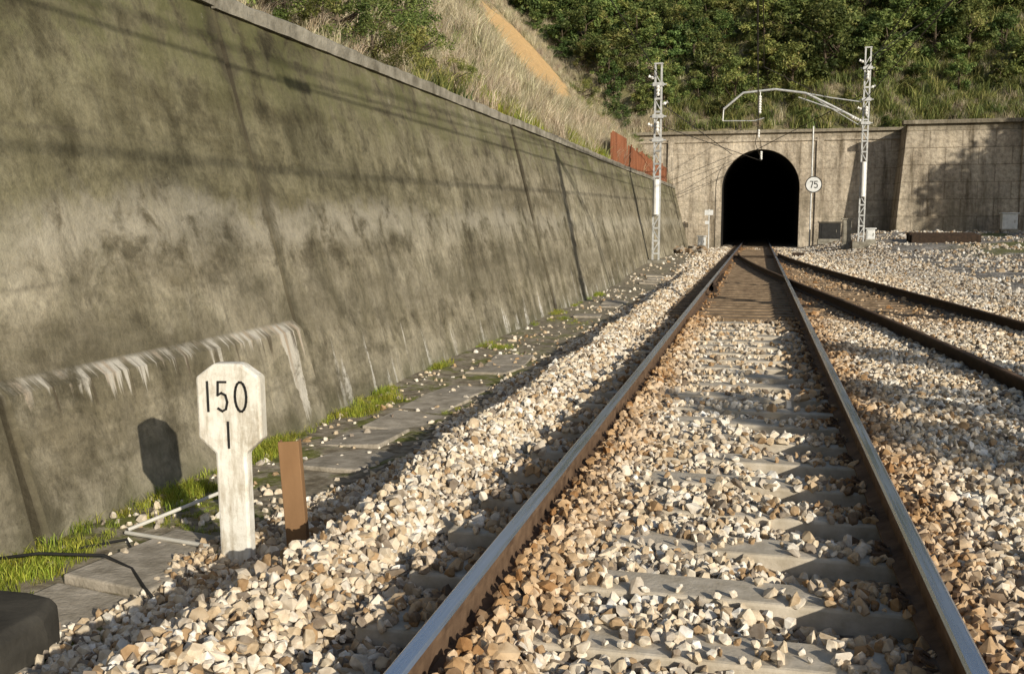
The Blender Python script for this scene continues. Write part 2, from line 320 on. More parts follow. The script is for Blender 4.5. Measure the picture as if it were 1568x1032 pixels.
def H(x,y):
    x=np.asarray(x,float); y=np.asarray(y,float)
    L=3.45+np.maximum(0,-5.0-x)*1.0
    B=np.where(y>=62.6,6.75+np.minimum((y-62.6),48)*.78,-50.)
    L=np.where(x<-45,43.5,L)
    L=np.where(x<=-4.9,L,-50)
    h=np.maximum(L,B)
    am=ss(0,3,np.maximum(-5-x,y-62.6))
    sc=scar_np(x,y)
    return h+am*(.55*wob(x,y,.35,1)+.22*wob(x,y,1.1,3))*(.25+.75*ss(1.,1.8,sc))
hx=lines((-90,-30,3),(-30,-5.0,.5),(-5.0,40,.75),(40,110,4))
hy=lines((-40,0,2),(0,62.6,.6),(62.6,90,.6),(90,150,4))
grid_obj('hillside',hx,hy,H,[HILL],keep=lambda x,y:(x<-5.0)|(y>62.6))

# ------------------------------------------------------------------ retaining wall
def wx(z): return -4.01-.26*z
def build_wall():
    mb=MB(); top=3.60
    pan=[(-8,4.68,.02,.25),(4.76,8.66,.0,.08),(8.74,20.4,-.05,.12),(20.46,31.8,-.02,.25),(31.86,44,-.05,.4),(44.05,62.3,-.01,.5)]
    for pi,(y0,y1,off,st) in enumerate(pan):
        zs=list(np.arange(-.9,top,.12))+[top]
        if y1<9: zs=sorted(set([round(q,3) for q in zs if abs(q-.55)>.07]+[.50,.52,.60,.62]))
        ys=[y0,y0+.03]+list(np.linspace(y0,y1,int((y1-y0)/st)+1)[1:-1])+[y1-.03,y1]
        vs=[];fs=[];nz=len(zs)
        for y in ys:
            for z in zs:
                o=off
                if y1<9: o+=.08*float(ss(.60,.52,z+.02*float(wob(y,1,2.2))))
                x=wx(z)+o+.014*float(wob(y,z,1.1,pi))+.006*float(wob(y,z,5,pi))
                if abs(y-y0)<1e-6 or abs(y-y1)<1e-6: x-=.03
                vs.append((x,y,z))
        for i in range(len(ys)-1):
            for j in range(nz-1): fs.append((i*nz+j,(i+1)*nz+j,(i+1)*nz+j+1,i*nz+j+1))
        for e,yy in((0,y0),(len(ys)-1,y1)):
            b=len(vs); vs+= [(wx(z)-.9,yy,z) for z in zs]
            for j in range(nz-1): fs.append((e*nz+j,e*nz+j+1,b+j+1,b+j))
        mb.add(vs,fs,0)
        y=y0
        while y<y1-.01:
            L=min(3.0,y1-y); c=wx(top)
            if y1-(y+L)<.6: L=y1-y
            nseg=max(1,int(L/.25)); vs=[];fs=[]
            for i in range(nseg+1):
                yy=y+.006+(L-.012)*i/nseg; w=.012*float(wob(yy,3,2))+.008*math.sin(yy*13); h=.016*float(wob(yy,1,1.3))+.006*math.sin(yy*17)
                for (xx,zz) in((c+off+.05+w,top-.02),(c+off+.055+w,top+.12+h),(c+off+.01+w,top+.15+h),(c-.42,top+.16+h),(c-.42,top-.02)): vs.append((xx,yy,zz))
            for i in range(nseg):
                for j in range(5): fs.append((i*5+j,(i+1)*5+j,(i+1)*5+(j+1)%5,i*5+(j+1)%5))
            fs.append((0,1,2,3,4)); fs.append(tuple(nseg*5+j for j in range(5)))
            mb.add(vs,fs,1); y+=L
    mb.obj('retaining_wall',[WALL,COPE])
build_wall()

# ------------------------------------------------------------------ tunnel portal
def build_portal():
    root=empty('tunnel_portal',(0.2,62,0)); cx=.2
    mb=MB(); R=2.3; sp=3.6; yf=62.0; yb=63.0; top=6.85; zb=-.6
    n=28; arch=[(cx+R*math.cos(math.pi*(1-i/n)),sp+R*math.sin(math.pi*(1-i/n))) for i in range(n+1)]
    xl,xr=-9.,9.5
    def q(a,b,c,d,mi=0): mb.add([a,b,c,d],[(0,1,2,3)],mi)
    for x0,x1 in((xl,cx-R),(cx+R,xr)):
        k=12
        for i in range(k):
            a=x0+(x1-x0)*i/k; b=x0+(x1-x0)*(i+1)/k
            q((a,yf,zb),(b,yf,zb),(b,yf,top),(a,yf,top))
    for i in range(n):
        (a,za),(b,zb2)=arch[i],arch[i+1]; q((a,yf,za),(b,yf,zb2),(b,yf,top),(a,yf,top))
    q((xl,yf,top),(xr,yf,top),(xr,yb,top),(xl,yb,top))
    mb.obj('front_wall',[PORT],root)
    mb=MB(); path=[(cx-R,zb)]+[(cx-R,sp*.25*i) for i in range(0,4)]+arch+[(cx+R,sp*.25*(3-i)) for i in range(0,4)]+[(cx+R,zb)]
    outer=[]
    for (x,z) in path:
        if z<=sp: outer.append((x+(-.32 if x<cx else .32),z))
        else:
            d=Vector((x-cx,z-sp)).normalized(); outer.append((cx+d.x*(R+.32),sp+d.y*(R+.32)))
    for i in range(len(path)-1):
        a,b,c,d=path[i],path[i+1],outer[i+1],outer[i]
        P=lambda t,y:(t[0],y,t[1])
        yq=yf-.05
        mb.add([P(a,yq),P(b,yq),P(c,yq),P(d,yq),P(a,yf+.6),P(b,yf+.6),P(c,yf+.02),P(d,yf+.02)],[(0,1,2,3),(0,4,5,1),(3,2,6,7)],0)
    mb.obj('arch_ring',[PORT],root)
    mb=MB(); ring=[(cx-R-.01,zb)]+[(a+(-.01 if a<cx else .01),z+.01) for a,z in arch]+[(cx+R+.01,zb)]
    ys=[yf+.55,64,66,70,76,84,95,110,130]
    vs=[(a,y,z) for y in ys for a,z in ring]; k=len(ring); fs=[]
    for i in range(len(ys)-1):
        for j in range(k-1): fs.append((i*k+j,i*k+j+1,(i+1)*k+j+1,(i+1)*k+j))
    fs.append(tuple((len(ys)-1)*k+j for j in range(k)))
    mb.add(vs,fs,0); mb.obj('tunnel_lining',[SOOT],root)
    mb=MB()
    mb.box((.25,yf+.2,top+.09),(18.4,.8,.18)); mb.box((.25,yf-.04,top-.45),(18.3,.1,.1))
    for x in(-5.2,3.6): mb.box((x,yf-.05,3.0),(.4,.12,7.1))
    mb.obj('cornice_and_pilasters',[PORT],root,.02)
    for c in root.children: c.matrix_parent_inverse=Matrix.Translation((-.2,-62,0))
build_portal()
def build_abutment():
    mb=MB(); y0=59.6; top=6.95; x0=8.1; x1=45
    n=24; vs=[];fs=[]
    for i in range(n+1):
        x=x0+(x1-x0)*i/n
        vs+=[(x-(.55 if i==0 else 0),y0-.5,-.4),(x,y0,top),(x,y0+4,top),(x-(.55 if i==0 else 0),y0+4,-.4)]
    for i in range(n): fs+=[(4*i,4*i+4,4*i+5,4*i+1),(4*i+1,4*i+5,4*i+6,4*i+2)]
    fs.append((0,1,2,3)); mb.add(vs,fs,0)
    mb.box(((x0+x1)/2-.1,y0+.1,top+.11),(x1-x0+.3,.7,.22))
    for x in(14.1,20,27): mb.box((x,y0-.2,3.3),(.25,.5,7.5))
    mb.obj('stone_abutment_wall',[PORT],None,.02)
build_abutment()

# ------------------------------------------------------------------ tracks
dy_=np.array([-20,-10,0,4,9,13,17.5,24,30,35,40,45,50,60]); dv_=np.array([4.3,4.15,3.9,3.72,3.4,3.07,2.62,1.88,1.27,.82,.44,.17,.02,0])
YY=np.arange(-16,56,.25); DD=np.interp(YY,dy_,dv_); ker=np.ones(17)/17; DS=np.convolve(np.pad(DD,8,'edge'),ker,'valid')
def d2(y): return np.interp(y,YY,DS)
PROF=[(-.07,0),(-.07,.014),(-.012,.038),(-.012,.125),(-.036,.136),(-.036,.162),(-.025,.172),(.025,.172),(.036,.162),(.036,.136),(.012,.125),(.012,.038),(.07,.014),(.07,0)]
def rail(name,path,parent,side=RUST,zo=0,top=HEAD):
    mb=MB(); k=len(PROF); vs=[];fs=[];mi=[]
    for i,(x,y) in enumerate(path):
        a=path[max(i-1,0)];b=path[min(i+1,len(path)-1)]; t=Vector((b[0]-a[0],b[1]-a[1])).normalized(); nx,ny=t.y,-t.x
        for (u,w) in PROF: vs.append((x+u*nx,y+u*ny,w+zo))
    for i in range(len(path)-1):
        for j in range(k):
            fs.append((i*k+j,i*k+(j+1)%k,(i+1)*k+(j+1)%k,(i+1)*k+j)); mi.append(1 if j in(5,6,7) else 0)
    mb.v+=vs; mb.f+=fs; mb.m+=mi
    mb.add([vs[j] for j in range(k)],[tuple(range(k))],0)
    return mb.obj(name,[side,top],parent)
main=empty('railway_track')
ys=list(np.arange(-10,100,1.5))
rail('rail_left',[(-.87,y) for y in ys],main); rail('rail_right',[(.87,y) for y in ys],main)
br=empty('branch_railway_track')
ys=list(np.arange(-14,47,.75))
rail('rail_left',[(float(d2(y))-.87,y) for y in ys if y<46],br,RUSTD,-.004,RUST)
rail('rail_right',[(float(d2(y))+.87,y) for y in ys if y<46],br,RUSTD,-.004,RUST)
SL=[]
def sleeper(mb,cx,y,L,w,ztop,h=.2,ang=0):
    r=Matrix.Rotation(ang,3,'Z'); mb.box((cx,y,ztop-h/2),(L,w,h),0,r)
mb=MB(); y=-5.5
while y<16: 
    sleeper(mb,random.uniform(-.01,.01),y,2.6,.25,0.0+random.uniform(-.004,.002),.2,random.uniform(-.006,.006)); SL.append(y); y+=.6
mb.obj('concrete_sleepers',[CONC],main,.015)
mb=MB(); y=16.3
while y<90:
    r=float(d2(y))+1.35 if y<52 else 1.3
    l=-1.32; sleeper(mb,(l+r)/2+random.uniform(-.04,.04),y,r-l,.24,random.uniform(-.006,.0),.2,random.uniform(-.01,.01)); y+=.56
mb.obj('timber_sleepers',[WOOD],main,.01)
mb=MB(); y=-9.
while y<15.6:
    sl=(float(d2(y+.2))-float(d2(y-.2)))/.4; sleeper(mb,float(d2(y)),y,2.5,.26,0.0,.2,-math.atan(sl)); y+=.6
mb.obj('concrete_sleepers',[CONC],br,.015)
mb=MB(); 
for y in SL:
    if y<1: continue
    for xr in(-.87,.87):
        for s in(-1,1):
            mb.box((xr+s*.10,y,.012),(.09,.11,.022)); mb.tube([(xr+s*.115,y,.02),(xr+s*.115,y,.07)],.016,6)
            mb.tube([(xr+s*.07,y-.04,.03),(xr+s*.11,y-.045,.05),(xr+s*.12,y,.045),(xr+s*.11,y+.045,.05),(xr+s*.07,y+.04,.03)],.008,5)
mb.obj('rail_clips',[RUST],main)
rail('check_rail',[(-.80+(.06 if (y<22.6 or y>27.4) else 0),y) for y in np.arange(22,28.01,.5)],main,RUSTD,-.006,RUST)
mb=MB(); mb.box((0,45.2,.03),(2.4,.06,.03)); mb.box((0,43.6,.03),(2.2,.05,.03)); mb.box((1.9,45.2,.08),(.5,.4,.22)); mb.obj('point_machine_rods',[RUSTD],main,.01)

# ------------------------------------------------------------------ instancing
def instancer(name,variants,pts,rots,scl):
    col=bpy.data.collections.new(name+'_shapes'); COL.children.link(col)
    n=len(pts); perm=rng.permutation(n); pts=pts[perm]; rots=rots[perm]; scl=scl[perm]
    me=bpy.data.meshes.new(name); me.from_pydata(pts.tolist(),[],[])
    a=me.attributes.new('rot','FLOAT_VECTOR','POINT'); a.data.foreach_set('vector',rots.astype(np.float32).ravel())
    a=me.attributes.new('scl','FLOAT_VECTOR','POINT'); a.data.foreach_set('vector',scl.astype(np.float32).ravel())
    o=bpy.data.objects.new(name,me); COL.objects.link(o)
    for i,vm in enumerate(variants):
        v=bpy.data.objects.new(name+'_shape_%d'%(i+1),vm); col.objects.link(v); v.parent=o
        v.location=pts[i]; v.rotation_euler=rots[i]
    ng=bpy.data.node_groups.new(name+'_scatter','GeometryNodeTree')
    ng.interface.new_socket('Geometry',in_out='INPUT',socket_type='NodeSocketGeometry'); ng.interface.new_socket('Geometry',in_out='OUTPUT',socket_type='NodeSocketGeometry')
    N=ng.nodes; gi=N.new('NodeGroupInput'); go=N.new('NodeGroupOutput'); ip=N.new('GeometryNodeInstanceOnPoints'); ci=N.new('GeometryNodeCollectionInfo')
    ci.inputs['Collection'].default_value=col; ci.inputs['Separate Children'].default_value=True; ci.inputs['Reset Children'].default_value=True
    ip.inputs['Pick Instance'].default_value=True
    r=N.new('GeometryNodeInputNamedAttribute'); r.data_type='FLOAT_VECTOR'; r.inputs['Name'].default_value='rot'
    s=N.new('GeometryNodeInputNamedAttribute'); s.data_type='FLOAT_VECTOR'; s.inputs['Name'].default_value='scl'
    Lk=ng.links.new; Lk(gi.outputs[0],ip.inputs['Points']); Lk(ci.outputs[0],ip.inputs['Instance']); Lk(r.outputs[0],ip.inputs['Rotation']); Lk(s.outputs[0],ip.inputs['Scale']); Lk(ip.outputs[0],go.inputs[0])
    md=o.modifiers.new('scatter','NODES'); md.node_group=ng
    return o
def stone_mesh(i,mat,r=.0265):
    bm=bmesh.new()
    ax=[random.uniform(.85,1.35),random.uniform(.75,1.0),random.uniform(.5,.8)]
    for k in range(random.randint(14,22)):
        v=Vector((random.gauss(0,1),random.gauss(0,1),random.gauss(0,1))).normalized()
        v*=random.uniform(.88,1.08); bm.verts.new((v.x*ax[0]*r,v.y*ax[1]*r,v.z*ax[2]*r))
    res=bmesh.ops.convex_hull(bm,input=bm.verts)
    bmesh.ops.delete(bm,geom=[g for g in res['geom_interior'] if isinstance(g,bmesh.types.BMVert)],context='VERTS')
    bmesh.ops.recalc_face_normals(bm,faces=bm.faces)
    me=bpy.data.meshes.new('stone'); bm.to_mesh(me); bm.free(); me.materials.append(mat); return me
def scatter(x0,x1,y0,y1,sp):
    xs=np.arange(x0,x1,sp); ysq=np.arange(y0,y1,sp); X,Y=np.meshgrid(xs,ysq,indexing='ij'); X=X.ravel();Y=Y.ravel()
    return X+rng.uniform(-.5,.5,X.size)*sp, Y+rng.uniform(-.5,.5,Y.size)*sp
P=[];S=[]
for (x0,x1,y0,y1,sp,sc) in((-3.85,5,1.5,8,.035,1.),(-3.85,6.4,8,17,.046,1.15),(-3.85,7,17,32,.072,1.35),(-3.9,6.2,32,60,.15,1.9)):
    for layer in range(2 if y0<8 else 1):
        X,Y=scatter(x0,x1,y0,y1,sp if layer==0 else sp*1.8)
        Z=gh(X,Y)+rng.uniform(-.012,.012,X.size)+layer*.02
        keep=np.ones(X.size,bool)
        edge=-2.62+.28*wob(X,Y,1.3,9)-.45*ss(6,3,Y)
        keep&= (X>edge)|((rng.random(X.size)<.03+.10*ss(.1,.6,wob(X,Y,1.9,12)))&(layer==0))
        keep&= X<5.6+.3*wob(X,Y,.8,4)+rng.random(X.size)*.6
        D=d2(Y)
        for rx in(-.87+0*X,.87+0*X,D-.87,D+.87): keep&=np.abs(X-rx)>.06
        ph=np.abs(((Y+5.5)+.3)%.6-.3)
        on=(ph<.14)&(np.abs(X)<1.3)&(Y<16.1)
        aX=np.abs(X-.03)
        cov=np.where(aX<.46,.22,np.where(aX<.58,.65,1.)); cov=np.clip(cov+.40*wob(X,Y,2.2,6)*(aX<.65),.05,1)
        cov=np.where((X>.35)&(X<.85),np.minimum(cov,.55),cov)
        cov=np.where(X<-.87,.55,cov)
        keep&= ~on | (rng.random(X.size)<cov)
        if layer: keep&= ~((X>.1)&(X<.86)) & ~((X>-1.38)&(X<-.88))
        Z=np.where(on,np.maximum(Z,.012+layer*.02*(aX>.6)),Z)
        ph2=np.abs(((Y+9)+.3)%.6-.3); on2=(ph2<.14)&(np.abs(X-D)<1.25)&(Y<15.7)
        keep&= ~on2|(rng.random(X.size)<.5); Z=np.where(on2,np.maximum(Z,.012),Z)
        tz=(Y>16.1)&(X>-1.3)&(X<D+1.3)&(Y<56); keep&= ~tz|(rng.random(X.size)<.32)
        P.append(np.stack([X,Y,Z],1)[keep]); S.append(np.full(keep.sum(),sc))
X=rng.uniform(5.4,26,26000);Y=rng.uniform(12,59,26000); k2=(wob(X,Y,.9,15)+.6*wob(X,Y,2.7,3)>-.05)&(~((X>7)&(Y>50.5)&(Y<53)&(X<10.8)))
X=X[k2];Y=Y[k2]; P.append(np.stack([X,Y,gh(X,Y)+.01],1)); S.append(1.2+.9*rng.random(X.size)+.02*Y)
P=np.concatenate(P); S=np.concatenate(S); n=len(P)
sv=np.clip(rng.lognormal(0,.32,n),.5,1.9)*S
instancer('ballast_gravel',[stone_mesh(i,STONE) for i in range(14)],P,rng.uniform(0,6.28,(n,3)),np.repeat(sv[:,None],3,1))
print('stones',n)

def blades(n,h,spread,w,lean,mat):
    vs=[];fs=[];sh=[]
    for i in range(n):
        a=random.uniform(0,6.28); r=spread*math.sqrt(random.random()); bx,by=r*math.cos(a),r*math.sin(a)
        hh=h*random.uniform(.4,1.1); la=random.uniform(0,6.28); ld=lean*hh*random.uniform(.2,1.2); wa=random.uniform(0,6.28); wx_,wy_=math.cos(wa)*w,math.sin(wa)*w
        b=len(vs); lx,ly=math.cos(la)*ld,math.sin(la)*ld
        vs+=[(bx-wx_,by-wy_,-.02),(bx+wx_,by+wy_,-.02),(bx+lx*.35-wx_*.7,by+ly*.35-wy_*.7,hh*.6),(bx+lx*.35+wx_*.7,by+ly*.35+wy_*.7,hh*.6),(bx+lx,by+ly,hh)]
        fs+=[(b,b+1,b+3,b+2),(b+2,b+3,b+4)]; s=random.random(); sh+=[s,min(1,s+.15)]
    me=bpy.data.meshes.new('tuft'); me.from_pydata(vs,[],fs); me.materials.append(mat)
    at=me.attributes.new('shade','FLOAT','FACE'); at.data.foreach_set('value',sh); me.update(); return me
NG=24000
X=rng.uniform(-24,-5.2,NG); Y=rng.uniform(2,64,NG)
kp=(rng.random(NG)<np.where(X>-12,1,.5))&(wob(X,Y,.45,8)>-.6)&(scar_np(X,Y)>1.05+.25*wob(X,Y,1.2,4))
X=X[kp];Y=Y[kp]
X2=rng.uniform(-20,50,5000);Y2=rng.uniform(63.2,76,5000); k2=scar_np(X2,Y2)>1.05; X2=X2[k2];Y2=Y2[k2]; X=np.concatenate([X,X2]);Y=np.concatenate([Y,Y2])
n=len(X); P=np.stack([X,Y,H(X,Y)-.03],1); R=np.zeros((n,3)); R[:,2]=rng.uniform(0,6.28,n); R[:,0]=rng.uniform(-.25,.25,n);R[:,1]=rng.uniform(0,.3,n)
sc=rng.uniform(.45,1.25,(n,1))*(np.where(Y<20,.6,1.)*np.where((X<-7.5)&(Y>34)&(Y<62),.42,1.))[:,None]*(.8+.4*wob(X,Y,.6,2))[:,None]
instancer('dry_grass',[blades(60,.75,.26,.008,.7,DRY) for i in range(5)],P,R,np.repeat(np.abs(sc),3,1))
X=rng.uniform(-16,-5.2,6000); Y=rng.uniform(6,62,6000); kp=(wob(X,Y,.6,21)>.15)&(scar_np(X,Y)>1.2); X=X[kp];Y=Y[kp]
X2=rng.uniform(-6,40,3500);Y2=rng.uniform(63.2,76,3500); X=np.concatenate([X,X2]);Y=np.concatenate([Y,Y2])
n=len(X); P=np.stack([X,Y,H(X,Y)-.03],1); R=np.zeros((n,3)); R[:,2]=rng.uniform(0,6.28,n)
sc=rng.uniform(.5,1.3,(n,1)); sc[-3500:]*=1.9
instancer('green_bank_herbs',[blades(40,.38,.22,.012,1.0,LEAF_B) for i in range(3)],P,R,np.repeat(sc,3,1))
X=rng.uniform(-3.95,-2.7,12000); Y=rng.uniform(2.5,26,12000)
kp=(X< -3.92+.32*ss(13,6,Y)+.26*wob(X,Y,1.4,3)+rng.random(12000)*.1)|((wob(X,Y,1.7,5)>.58)&(rng.random(12000)<.7))
kp&=(X>wx(gh(X,Y)))&(rng.random(12000)<(.30+.7*ss(-.3,.3,wob(X,Y,2.3,7)))*np.where(Y>12,.55,1))
X=X[kp];Y=Y[kp]; Z=gh(X,Y)
X2=rng.uniform(-6.0,-5.25,1200);Y2=np.where(rng.random(1200)<.5,rng.uniform(20,25,1200),rng.uniform(28,38,1200))
m1=len(X); X=np.concatenate([X,X2]);Y=np.concatenate([Y,Y2]); Z=np.concatenate([Z,H(X2,Y2)])
n=len(X);P=np.stack([X,Y,Z],1);R=np.zeros((n,3));R[:,2]=rng.uniform(0,6.28,n)
sc=rng.uniform(.4,1.2,n)*np.where(X>-3.45,.4,1); sc[m1:]=rng.uniform(1.5,3.4,n-m1)
instancer('green_grass',[blades(30,.08,.08,.0026,.9,GREEN) for i in range(4)],P,R,np.repeat(sc[:,None],3,1))

# ------------------------------------------------------------------ foliage
def crown_mesh(name,h,r,nclump,leaves,ls,mats,trunk=True,low=.15):
    mb=MB(); 
    if trunk:
        mb.tube([(0,0,-.3),(.05*h*.2,0,h*.25),(0,.04*h,h*.55),(.02*h,0,h*.85)],[.05*r+.03,.04*r+.02,.025*r+.015,.01],7,1)
        for i in range(7):
            a=random.uniform(0,6.28); z0=h*random.uniform(.2,.6); L=r*random.uniform(.5,.9)
            mb.tube([(0,0,z0),(math.cos(a)*L*.5,math.sin(a)*L*.5,z0+h*.08),(math.cos(a)*L,math.sin(a)*L,z0+h*.2)],[.025*r+.01,.015*r+.008,.006],5,1)
    sh=[0.5]*len(mb.f); V=[];F=[]
    for c in range(nclump):
        a=random.uniform(0,6.28); u=random.random(); zz=low+(1-low)*u
        prof=math.sin(math.pi*min(1,(.12+.86*u)))**.6
        rr=r*prof*random.uniform(.35,1.05); cx_,cy_,cz=math.cos(a)*rr,math.sin(a)*rr,zz*h*random.uniform(.88,1.06)
        cr=r*random.uniform(.16,.34); tone=random.uniform(.1,.75)+.25*(u-.4)
        for l in range(leaves):
            d=np.random.normal(0,1,3); d/=np.linalg.norm(d)+1e-9; q=cr*random.random()**.4
            p=Vector((cx_+d[0]*q,cy_+d[1]*q,cz+d[2]*q*.75))
            nrm=(Vector(d)*.7+Vector(np.random.normal(0,.6,3))+Vector((0,0,.4))).normalized(); t=nrm.orthogonal().normalized(); t=(Matrix.Rotation(random.uniform(0,6.28),3,nrm)@t); b=nrm.cross(t)
            s=ls*random.uniform(.6,1.3); o=len(V)
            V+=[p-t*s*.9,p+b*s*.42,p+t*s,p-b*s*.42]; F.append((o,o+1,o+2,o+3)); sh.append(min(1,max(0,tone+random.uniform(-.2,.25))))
    mb.add(V,F,0)
    me=bpy.data.meshes.new(name); me.from_pydata(mb.v,[],mb.f)
    for m in mats: me.materials.append(m)
    me.polygons.foreach_set('material_index',mb.m)
    at=me.attributes.new('shade','FLOAT','FACE'); at.data.foreach_set('value',sh); me.update(); return me
np.random.seed(3)
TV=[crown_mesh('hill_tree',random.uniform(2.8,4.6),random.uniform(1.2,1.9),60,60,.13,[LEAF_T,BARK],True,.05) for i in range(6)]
forest=empty('hillside_trees')
cnt=0
for gxx in np.arange(-30,62,1.75):
    for gyy in np.arange(63.6,90,1.9):
        x=gxx+random.uniform(-.8,.8); y=gyy+random.uniform(-.9,.9)
        if 3.45+max(0,-5-x) > 6.75+(y-62.6)*.78+ .3: continue
        n=float(wob(x,y,.25,11))
        lim=63.2 if x<-1.0 else (66.0 if x<13 else 66.6)
        lim+=1.0*n
        if x>19.5: lim=63
        prob=1 if y>lim else .5
        if ((x-18)/2.3)**2+((y-70.3)/2.3)**2<1: continue
        if y>84: prob*=.6
        if 68<y<78 and n>.6 and x>2: prob*=.7
        if random.random()>prob: continue
        o=bpy.data.objects.new('tree_%03d'%cnt,random.choice(TV)); COL.objects.link(o); o.parent=forest
        s=random.uniform(.5,1.15)*(.38 if y<=lim else 1); o.scale=(s*random.uniform(.9,1.3),s,s*random.uniform(.75,1.1))
        o.location=(x,y,float(H(x,y))-.25); o.rotation_euler=(0,0,random.uniform(0,6.28)); cnt+=1
print('trees',cnt)
BV=[crown_mesh('bush',random.uniform(1.1,1.5),random.uniform(.7,.95),40,90,.036,[LEAF_B,BARK],True,.03) for i in range(4)]
def bush(x,y,s,i):
    o=bpy.data.objects.new('bush',BV[i%4]); COL.objects.link(o); o.location=(x,y,float(H(x,y))-.1); o.scale=(s,s*1.1,s*random.uniform(.8,1)); o.rotation_euler=(0,0,random.uniform(0,6)); return o
k=0
for (x,y,s) in [(-5.6,9.0,.6),(-5.6,9.9,.66),(-5.5,10.7,.55),(-5.6,11.5,.72),(-5.5,12.4,.62),(-5.65,13.2,.75),(-5.5,14.1,.6),(-5.8,15.0,.8),(-5.6,16.0,.62),(-5.9,17.3,.7),(-5.65,18.6,.5),(-6.3,13.6,.95),(-6.4,11.8,.95),(-6.5,15.2,1.),(-6.4,17.0,.85),(-7.0,17.8,1.),(-7.2,12.8,1.2),(-7.4,15.4,1.2),(-6.9,19.4,.75),(-8.0,18.5,1.),(-8.6,15.5,1.2),(-6.3,22.0,.4),(-9.5,21,.9),(-12.5,27,1.1),(-7.4,26,.4),(-11,36,.5),(-8.2,53,.6),(-9.0,60,1.0),(-7.2,59.5,.9),(-10.5,61,1.2),(-6.3,57,.6),(-7.8,57.5,.8)]:
    bush(x,y,s,k); k+=1
TB=[crown_mesh('shade_tree',10.5,3.4,110,90,.26,[LEAF_T,BARK],True,.15) for i in range(2)]
for i,(x,y,s) in enumerate([(24.5,48.0,.80),(22.2,51.5,.46),(28.5,45,1.25),(33,42,1.4),(38,39,1.5),(30.5,49,1.0),(35.5,46,1.2)]):
    o=bpy.data.objects.new('shade_tree',TB[i%2]); COL.objects.link(o); o.location=(x,y,float(gh(x,y))-.1); o.scale=(s,s,s); o.rotation_euler=(0,0,i*1.3)
YT=crown_mesh('added_shadow_tree',3.4,.85,60,90,.06,[LEAF_T,BARK],True,.3)  # trees added out of frame to drop shadow patches on the ballast
for i,(x,y,s) in enumerate([(6.9,1.9,1.02),(6.8,6.7,.90),(7.9,2.7,1.05)]):
    o=bpy.data.objects.new('added_shadow_tree',YT); COL.objects.link(o); o.location=(x,y,float(gh(x,y))-.05); o.scale=(s,s,s); o.rotation_euler=(0,0,i*2.1)

# ------------------------------------------------------------------ hectometre marker
root=empty('hectometre_marker_sign',(-2.57,4.73,-.30)); root.rotation_euler=(0,math.radians(-.8),math.radians(6))
out=[(-.085,-.35),(-.088,.59),(-.182,.675),(-.182,1.01),(-.075,1.085),(.075,1.085),(.182,1.01),(.182,.675),(.088,.59),(.085,-.35)]
mb=MB(); k=len(out); vs=[(x,-.045,z) for x,z in out]+[(x,.045,z) for x,z in out]
fs=[tuple(range(k)),tuple(range(k,2*k))[::-1]]+[(i,i+k,(i+1)%k+k,(i+1)%k) for i in range(k)]
mb.add(vs,fs,0); mb.obj('concrete_post',[SIGNM],root,.014)
def stroke(mb,pts,w,y=-.0475):
    for a,b in zip(pts[:-1],pts[1:]):
        a=Vector(a);b=Vector(b);d=(b-a);L=d.length; ang=math.atan2(d.y,d.x)
        mb.box(((a.x+b.x)/2,y,(a.y+b.y)/2),(L+w*.8,.005,w),0,Matrix.Rotation(-ang,3,'Y'))
mb=MB(); z0,z1=.825,.985; w=.0115
stroke(mb,[(-.113,z0),(-.113,z1)],w)
stroke(mb,[(-.008,z1),(-.052,z1),(-.056,z0+.088),(-.035,z0+.1),(-.012,z0+.088),(-.003,z0+.05),(-.012,z0+.012),(-.033,z0),(-.056,z0+.015)],w)
stroke(mb,[(.074+.032*math.cos(t),(z0+z1)/2+(z1-z0)/2*math.sin(t)) for t in np.linspace(0,2*math.pi,19)],w)
stroke(mb,[(-.005,.625),(-.005,.765)],w)
mb.obj('numerals',[BLACK],root)
r2=empty('rusty_marker_post',(-2.27,4.85,-.33)); r2.rotation_euler=(0,math.radians(-3.5),math.radians(12))
mb=MB(); mb.box((0,0,.22),(.115,.012,.9)); mb.box((-.053,.03,.22),(.010,.06,.9)); mb.box((.053,.03,.22),(.010,.06,.9)); mb.obj('channel_post',[POST],r2,.003)
g=lambda x,y:float(gh(x,y))
mb=MB()
mb.tube([(-3.50,5.05,g(-3.4,5)+.02),(-3.12,5.55,g(-3,5.5)+.16)],.012,8); mb.tube([(-3.48,5.0,g(-3.4,5)+.02),(-2.82,4.85,g(-2.7,4.8)+.03)],.012,8)
mb.obj('broken_plastic_pipe',[PVC])
mb=MB(); pts=[(-3.85,4.35,.05),(-3.6,4.4,.09),(-3.3,4.55,.05),(-3.05,4.45,.03),(-2.8,4.2,.05),(-2.65,4.1,.0)]
mb.tube([(x,y,g(x,y)+z) for x,y,z in pts],.009,6); mb.tube([(x-.1,y+.25+.1*math.sin(x*9),g(x,y)+.02) for x,y,z in pts],.008,6); mb.obj('loose_cable',[CABLE],smooth=True)
mb=MB(); y=2.6
while y<34:
    L=random.uniform(.75,.95)
    if random.random()<.42 or 6.9<y<9.3:
        x=-3.05+random.uniform(-.10,.10); rot=Matrix.Rotation(random.uniform(-.14,.14),3,'Z')@Matrix.Rotation(random.uniform(-.07,.07),3,'Y')@Matrix.Rotation(random.uniform(-.05,.05),3,'X')
        mb.box((x,y+L/2,g(x,y+L/2)-.010),(.55,L-.03,.06),0,rot)
    y+=L
mb.obj('cable_trough_lids',[SLAB],None,.012)
mb=MB(); vs=[];n=24
